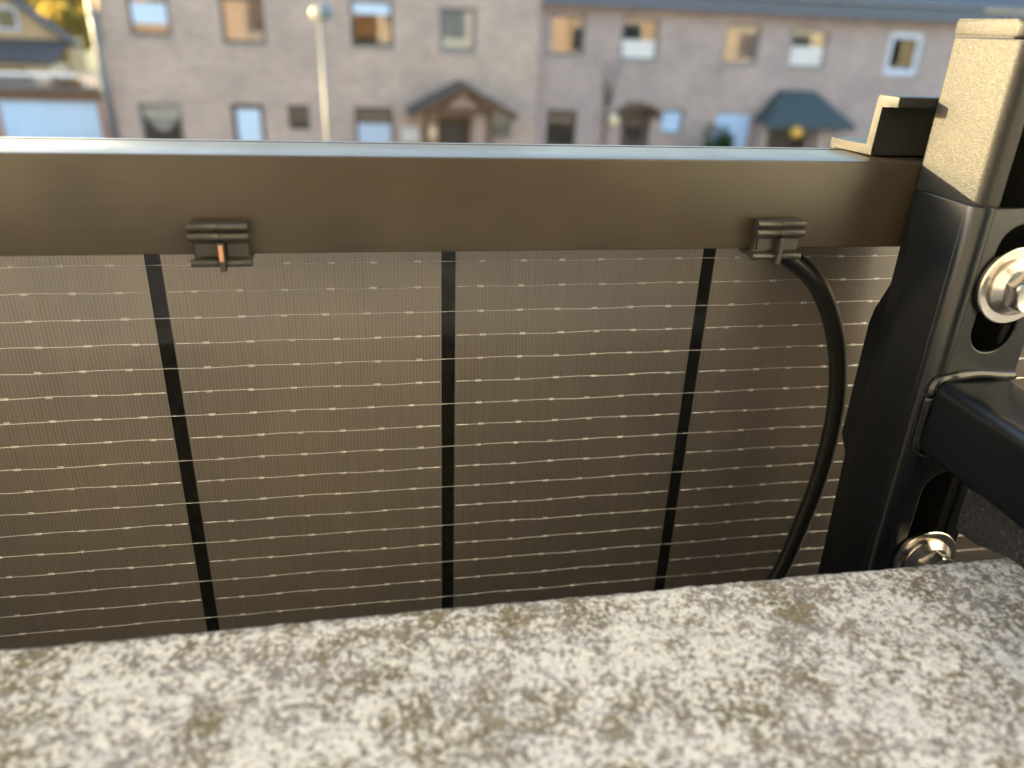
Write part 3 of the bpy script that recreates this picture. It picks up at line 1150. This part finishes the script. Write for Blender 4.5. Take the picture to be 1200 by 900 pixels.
globe('wall_lamp', 6.41*KS, YB, -2.14*KS, .17, 'lamp_cream', 'round cream wall lamp beside the arched doorway', 'lamp', 1.1)
globe('wall_lamp', 12.86*KS, YB, -2.20*KS, .15, 'lamp_teal', 'dark lantern on the wall right of the green canopy', 'lantern', 1.3)
globe('wall_lamp', 1.64*KS, YA, -2.48*KS, .15, 'lamp_cream', 'pale wall lamp inside the timber porch beside the door', 'lamp', 1.5)
og = thing('hanging_basket', 'round amber yellow hanging ornament under the dark green canopy', 'ornament', (11.11*KS, YB-1.2, -2.66))
bm = bmesh.new()
lathe(bm, [(0, -.17)]+[(.19*math.sin(PI*i/10), -.17*math.cos(PI*i/10)) for i in range(1, 10)]+[(0, .17)], 18, Matrix.Translation((11.11*KS, YB-1.23, -2.26*KS)))
link('ball', bm_mesh(bm), 'amber', og, True)
bm = bmesh.new()
tube(bm, [(11.11*KS, YB-1.23, -2.26*KS+.16), (11.11*KS, YB-1.21, -2.36), (11.11*KS, YB-1.021, -2.38)], .012, 5)
link('cord', bm_mesh(bm), 'frame_brown', og)
mbx = thing('letter_box', 'small white letter box on the wall left of the timber porch', 'letter box', (1.1*KS, YA, -3.05))
box('box', .88*KS, 1.31*KS, YA-.16, YA-.002, -2.72*KS, -2.36*KS, 'blind_white', mbx, bev=.02)
box('flap', .93*KS, 1.26*KS, YA-.172, YA-.161, -2.47*KS, -2.41*KS, 'zinc', mbx)

# bare climber on the right house
cp = thing('climbing_plant', 'bare dark climbing shrub on the wall beneath the second upper window of mauve house', 'climbing plant', (6.25*KS, YB-.1, GZ))
rn = random.Random(11)
bm = bmesh.new()
for s in range(7):
    x, z = 6.2*KS+rn.uniform(-.08, .08), -2.0
    pts = [(x, YB-.06, z)]
    tgt = rn.uniform(-1.5, -.55)
    dx = rn.uniform(-.10, .10)
    while z < tgt:
        z += .15
        x += dx*.5+rn.uniform(-.05, .05)
        pts.append((x, YB-.05-rn.uniform(0, .05), z))
    if len(pts) > 2:
        tube(bm, pts, [.014*(1-i/len(pts))+.004 for i in range(len(pts))], 5)
link('twigs', bm_mesh(bm), 'twig', cp)
bm = bmesh.new()
tube(bm, [(6.25*KS, YB-.1, GZ), (6.2*KS, YB-.06, -3.2), (6.2*KS, YB-.06, -1.95)], [.05, .04, .03], 7)
link('stem', bm_mesh(bm), 'bark', cp)


# ------------------------------------------------------------------ foliage
def leaf_mesh(centre, rad, n, size, seed, shell=.35):
    rn = random.Random(seed)
    blobs = []
    for i in range(16):
        d = Vector((rn.gauss(0, 1), rn.gauss(0, 1), rn.gauss(0, 1))).normalized()*rn.uniform(.25, .85)
        blobs.append((Vector((d.x*rad[0], d.y*rad[1], d.z*rad[2])), rn.uniform(.25, .45)))
    vs, fs = [], []
    for i in range(n):
        b, br_ = blobs[rn.randrange(len(blobs))]
        d = Vector((rn.gauss(0, 1), rn.gauss(0, 1), rn.gauss(0, 1))).normalized()*(rn.random()**shell)*br_
        p = Vector(centre)+b+Vector((d.x*rad[0], d.y*rad[1], d.z*rad[2]))
        a = Vector((rn.gauss(0, 1), rn.gauss(0, 1), rn.gauss(0, 1))).normalized()
        u = a.orthogonal().normalized()
        v = a.cross(u)
        s = size*rn.uniform(.6, 1.3)
        k0 = len(vs)
        vs += [p+u*s, p+v*s*.55, p-u*s, p-v*s*.55]
        fs.append((k0, k0+1, k0+2, k0+3))
    return mesh('leaves', vs, fs)


def make_tree(x, y, h, r, mat, label, seed):
    t = thing('broadleaf_tree', label, 'tree', (x, y, GZ-.13), 'trees behind the far gable house')
    rn = random.Random(seed)
    bm = bmesh.new()
    g = GZ-.13
    tube(bm, [(x, y, g), (x+.1, y, g+h*.3), (x+.05, y, g+h*.6), (x, y, g+h*.85)], [.28, .22, .14, .05], 8)
    for i in range(9):
        a = rn.uniform(0, 2*PI)
        z0_ = g+h*rn.uniform(.3, .65)
        L = r*rn.uniform(.5, .9)
        tube(bm, [(x, y, z0_), (x+L*.5*math.cos(a), y+L*.5*math.sin(a), z0_+h*.1), (x+L*math.cos(a), y+L*math.sin(a), z0_+h*.22)], [.09, .06, .02], 5)
    link('trunk', bm_mesh(bm), 'bark', t)
    link('crown', leaf_mesh((x, y, g+h*.58), (r, r, h*.42), 5200, .2, seed), mat, t)


make_tree(-22.0, 68, 9.4, 2.6, 'leaf_yellow', 'golden leafy tree between the drainpipe and the far gable roof', 3)
make_tree(-25.4, 72, 8.2, 2.8, 'leaf_olive', 'olive yellow tree rising behind the far gable roof', 5)
make_tree(-19.4, 62, 5.6, 2.2, 'leaf_yellow', 'low golden tree close to the drainpipe of the tan house', 9)
make_tree(-31.0, 74, 7.8, 3.0, 'leaf_yellow', 'golden tree at the far left edge beyond the gable house', 12)
sh = thing('shrub', 'small round green shrub in front of the pale blue panelled door', 'shrub', (9.15*KS, YB-.8, GZ))
link('foliage', leaf_mesh((9.15*KS, YB-.8, -3.25), (.62, .5, .85), 2600, .05, 21), 'leaf_green', sh)
bm = bmesh.new()
tube(bm, [(9.15*KS, YB-.8, GZ), (9.15*KS, YB-.8, -3.2)], [.04, .02], 6)
link('stem', bm_mesh(bm), 'bark', sh)

# --------------------------------------------------------------- street lamp
lp = thing('street_lamp', 'pale street lamp post with a small lamp head in front of tan house', 'street lamp', (-.77, 16.8, GZ))
bm = bmesh.new()
LX, LY = -.775, 16.8
tube(bm, [(LX, LY, GZ), (LX, LY, -3.2), (LX, LY, -2.3), (LX, LY, -.02)], [.085, .07, .056, .052], 14)
link('pole', bm_mesh(bm), 'lamp_post', lp, True)
bm = bmesh.new()
tube(bm, [(LX, LY, GZ+.001), (LX, LY, GZ+.9)], .15, 12)
link('pole_base', bm_mesh(bm), 'lamp_post', lp, True)
bm = bmesh.new()
lathe(bm, [(0, -.02), (.10, -.02), (.15, .04), (.17, .12), (.14, .20), (.06, .25), (0, .26)], 18, Matrix.Translation((LX+.08, LY, 0)))
link('lamp_head', bm_mesh(bm), 'lamp_teal', lp, True)
bm = bmesh.new()
lathe(bm, [(0, -.13), (.09, -.11), (.135, 0), (.11, .10), (0, .13)], 16, Matrix.Translation((LX-.07, LY-.02, .09)))
link('lamp_lens', bm_mesh(bm), 'lamp_cream', lp, True)

# --------------------------------------------------------------- garage at the left
YGA = 24.64
ga = thing('garage', 'brick garage with a pale blue up-and-over door at the left edge', 'garage', (-8.6, YGA+3, GZ))
gd = R4((-9.0, -6.68, -3.88, -2.15))
link('wall', facade(-13.2, -7.12, GZ, -2.17, YGA, [gd], .14, 6), 'brick_red', ga)
g_ = box('garage_door', gd[0]+.003, gd[1]-.003, YGA+.06, YGA+.11, gd[2]+.003, gd[3]-.003, 'pale_blue_door', ga)
g_['origin'] = (0, 0, 0)
for i in range(4):
    box('door_panel', gd[0]+.04, gd[1]-.04, YGA+.045, YGA+.061, gd[2]+.06+i*.47, gd[2]+.49+i*.47, 'pale_blue_door', g_, bev=.006)
box('fascia', -13.25, -7.1, YGA-.10, YGA-.05, -2.36, -2.12, 'brown_wood', ga)
box('flat_roof', -13.25, -7.1, YGA-.12, YGA+6, -2.12, -2.06, 'roof_dark', ga)
extr('gutter', [(YGA+1.2, -1.95), (YGA+1.08, -1.95), (YGA+1.04, -1.80), (YGA+1.2, -1.78)], 'x', -13.2, -8.25, 'zinc', ga, smooth=False)
box('upstand', -13.2, -8.2, YGA+1.21, YGA+1.5, -2.06, -1.84, 'stone', ga)
rn = random.Random(2)
for i, (x, w_, h_, m, lb, nm, ct) in enumerate([(-9.0, .35, .22, 'stone', 'grey stone block lying on the garage roof nearest its left end', 'stone_block', 'block'),
                                         (-8.3, .5, .20, 'brown_wood', 'brown timber stack on the garage roof', 'timber_stack', 'timber'),
                                         (-7.75, .3, .28, 'blind_white', 'white tub on the garage roof beside the drainpipe', 'tub', 'tub')]):
    bm = bmesh.new()
    if ct == 'tub':
        lathe(bm, [(0, 0), (.12, 0), (.16, .26), (.17, .28), (.15, .28), (.11, .03), (0, .03)], 16, Matrix.Translation((x, YGA+.6, -2.058)))
    elif ct == 'timber':
        for j in range(4):
            add_box(bm, x-w_/2+rn.uniform(-.04, .04), x+w_/2+rn.uniform(-.04, .04), YGA+.5, YGA+.75+rn.uniform(-.05, .05), -2.058+j*.052, -2.058+j*.052+.048, bev=.005)
    else:
        add_box(bm, x-w_/2, x+w_/2, YGA+.5, YGA+.8, -2.058, -2.058+h_, bev=.03)
    tag(link(nm, bm_mesh(bm), m), lb, ct)

# --------------------------------------------------------------- gable house far left
YC = 39
hc = thing('gable_house', 'distant ochre house with a dark gable roof behind the garage', 'house', (-16, YC+4, GZ))
gax, gaz = -15.9, 1.5
ov = [(-14.9, -13.9, -.95, .05)]
link('wall', facade(-19.3, -12.6, GZ, -1.25, YC, [], .15, 2.2), 'wall_ochre', hc)
extr('gable_wall', [(-19.3, -1.249), (-12.6, -1.249), (gax, gaz-.12)], 'y', YC, YC+.25, 'wall_ochre', hc, smooth=False)
window(hc, -15.2, -14.3, -1.0, -.1, YC-.14, 'frame_white', .08, sill=False)
for s, ex in ((-1, -19.7), (1, -12.2)):
    extr('roof_slope', [(gax, gaz), (ex, -1.42), (ex, -1.60), (gax, gaz-.16)], 'y', YC-.35, YC+.5, 'roof_dark', hc, smooth=False)
extr('lean_to_roof', [(YC-.02, -1.30), (YC-2.4, -2.06), (YC-2.4, -2.18), (YC-.02, -1.42)], 'x', -20.5, -12.45, 'roof_dark', hc, smooth=False)
link('lean_to_wall', facade(-20.2, -12.7, GZ, -2.2, YC-2.1, [(-15.3, -13.6, -3.2, -2.35)], .12, 2.0), 'wall_sand', hc)
window(hc, -15.3, -13.6, -3.2, -2.35, YC-2.1, 'frame_brown', .08, mull=1)


# ================================================================== our own side of the street
def row_house(x0, x1, top, mat, label, openings, seed, y=-1.45):
    t = thing('row_house', label, 'house', ((x0+x1)/2, y-4, GZ), 'houses on the near side of the street')
    # facade faces +y: build it facing -y and turn it round
    me = facade(-x1, -x0, GZ, top, -y, [(-b, -a, c, d) for a, b, c, d in openings], .16, 8)
    me.transform(Matrix.Rotation(PI, 4, 'Z'))
    link('wall', me, mat, t)
    for (a, b, c, d) in openings:
        bm = bmesh.new()
        ring(bm, a+.003, b-.003, c+.003, d-.003, y-.13, y-.07, .07)
        w = link('window', bm_mesh(bm), 'frame_white', t)
        w['origin'] = (0, 0, 0)
        box('pane', a+.06, b-.06, y-.104, y-.098, c+.06, d-.06, 'glass', w)
        if seed > 1:
            me_ = folds(a, b, c, d, y-.17)
            link('curtain', me_, 'net', w, True)
    extr('roof', [(y+.5, top-.1), (y-4, top+3), (y-8.4, top-.1), (y-8.4, top-.25), (y-4, top+2.85), (y+.5, top-.25)], 'x', x0, x1, 'roof_dark', t, smooth=False)
    return t


row_house(-6, 6, 3.6, 'wall_cream', 'cream rendered house that carries the balcony, seen only in reflections', [(-.35, 1.02, -1.14, 1.25), (4.3, 5.8, -.9, .8), (-5.9, -4.6, -.9, .8), (-2.5, -1.2, -3.6, -2.3)], 1)
tag(box('balcony_side_wall', 1.05, 1.20, -1.445, -.37, -1.149, 2.3, 'wall_white'), 'pale rendered wall closing the right end of the balcony, seen only in reflections', 'wall')
row_house(-20, -6.003, 3.0, 'wall_apricot', 'apricot rendered house left of the balcony house, seen only in reflections', [(-8.3-i*2.3, -7.3-i*2.3, -.9+.25*(i % 2), .55) for i in range(5)], 2)
row_house(6.003, 18, 3.2, 'wall_apricot', 'apricot rendered house right of the balcony house, seen only in reflections', [(6.6+i*2.7, 8.1+i*2.7, -1.3, .05+.3*(i % 2)) for i in range(4)], 3)
row_house(18.003, 36, 3.0, 'wall_sand', 'sand coloured house furthest right on the near side, seen only in reflections', [(19.2+i*3.1, 20.9+i*3.1, -1.4, .15) for i in range(5)], 4)

# drop the build-time helper property
for o in S.objects:
    if 'origin' in o.keys():
        del o['origin']
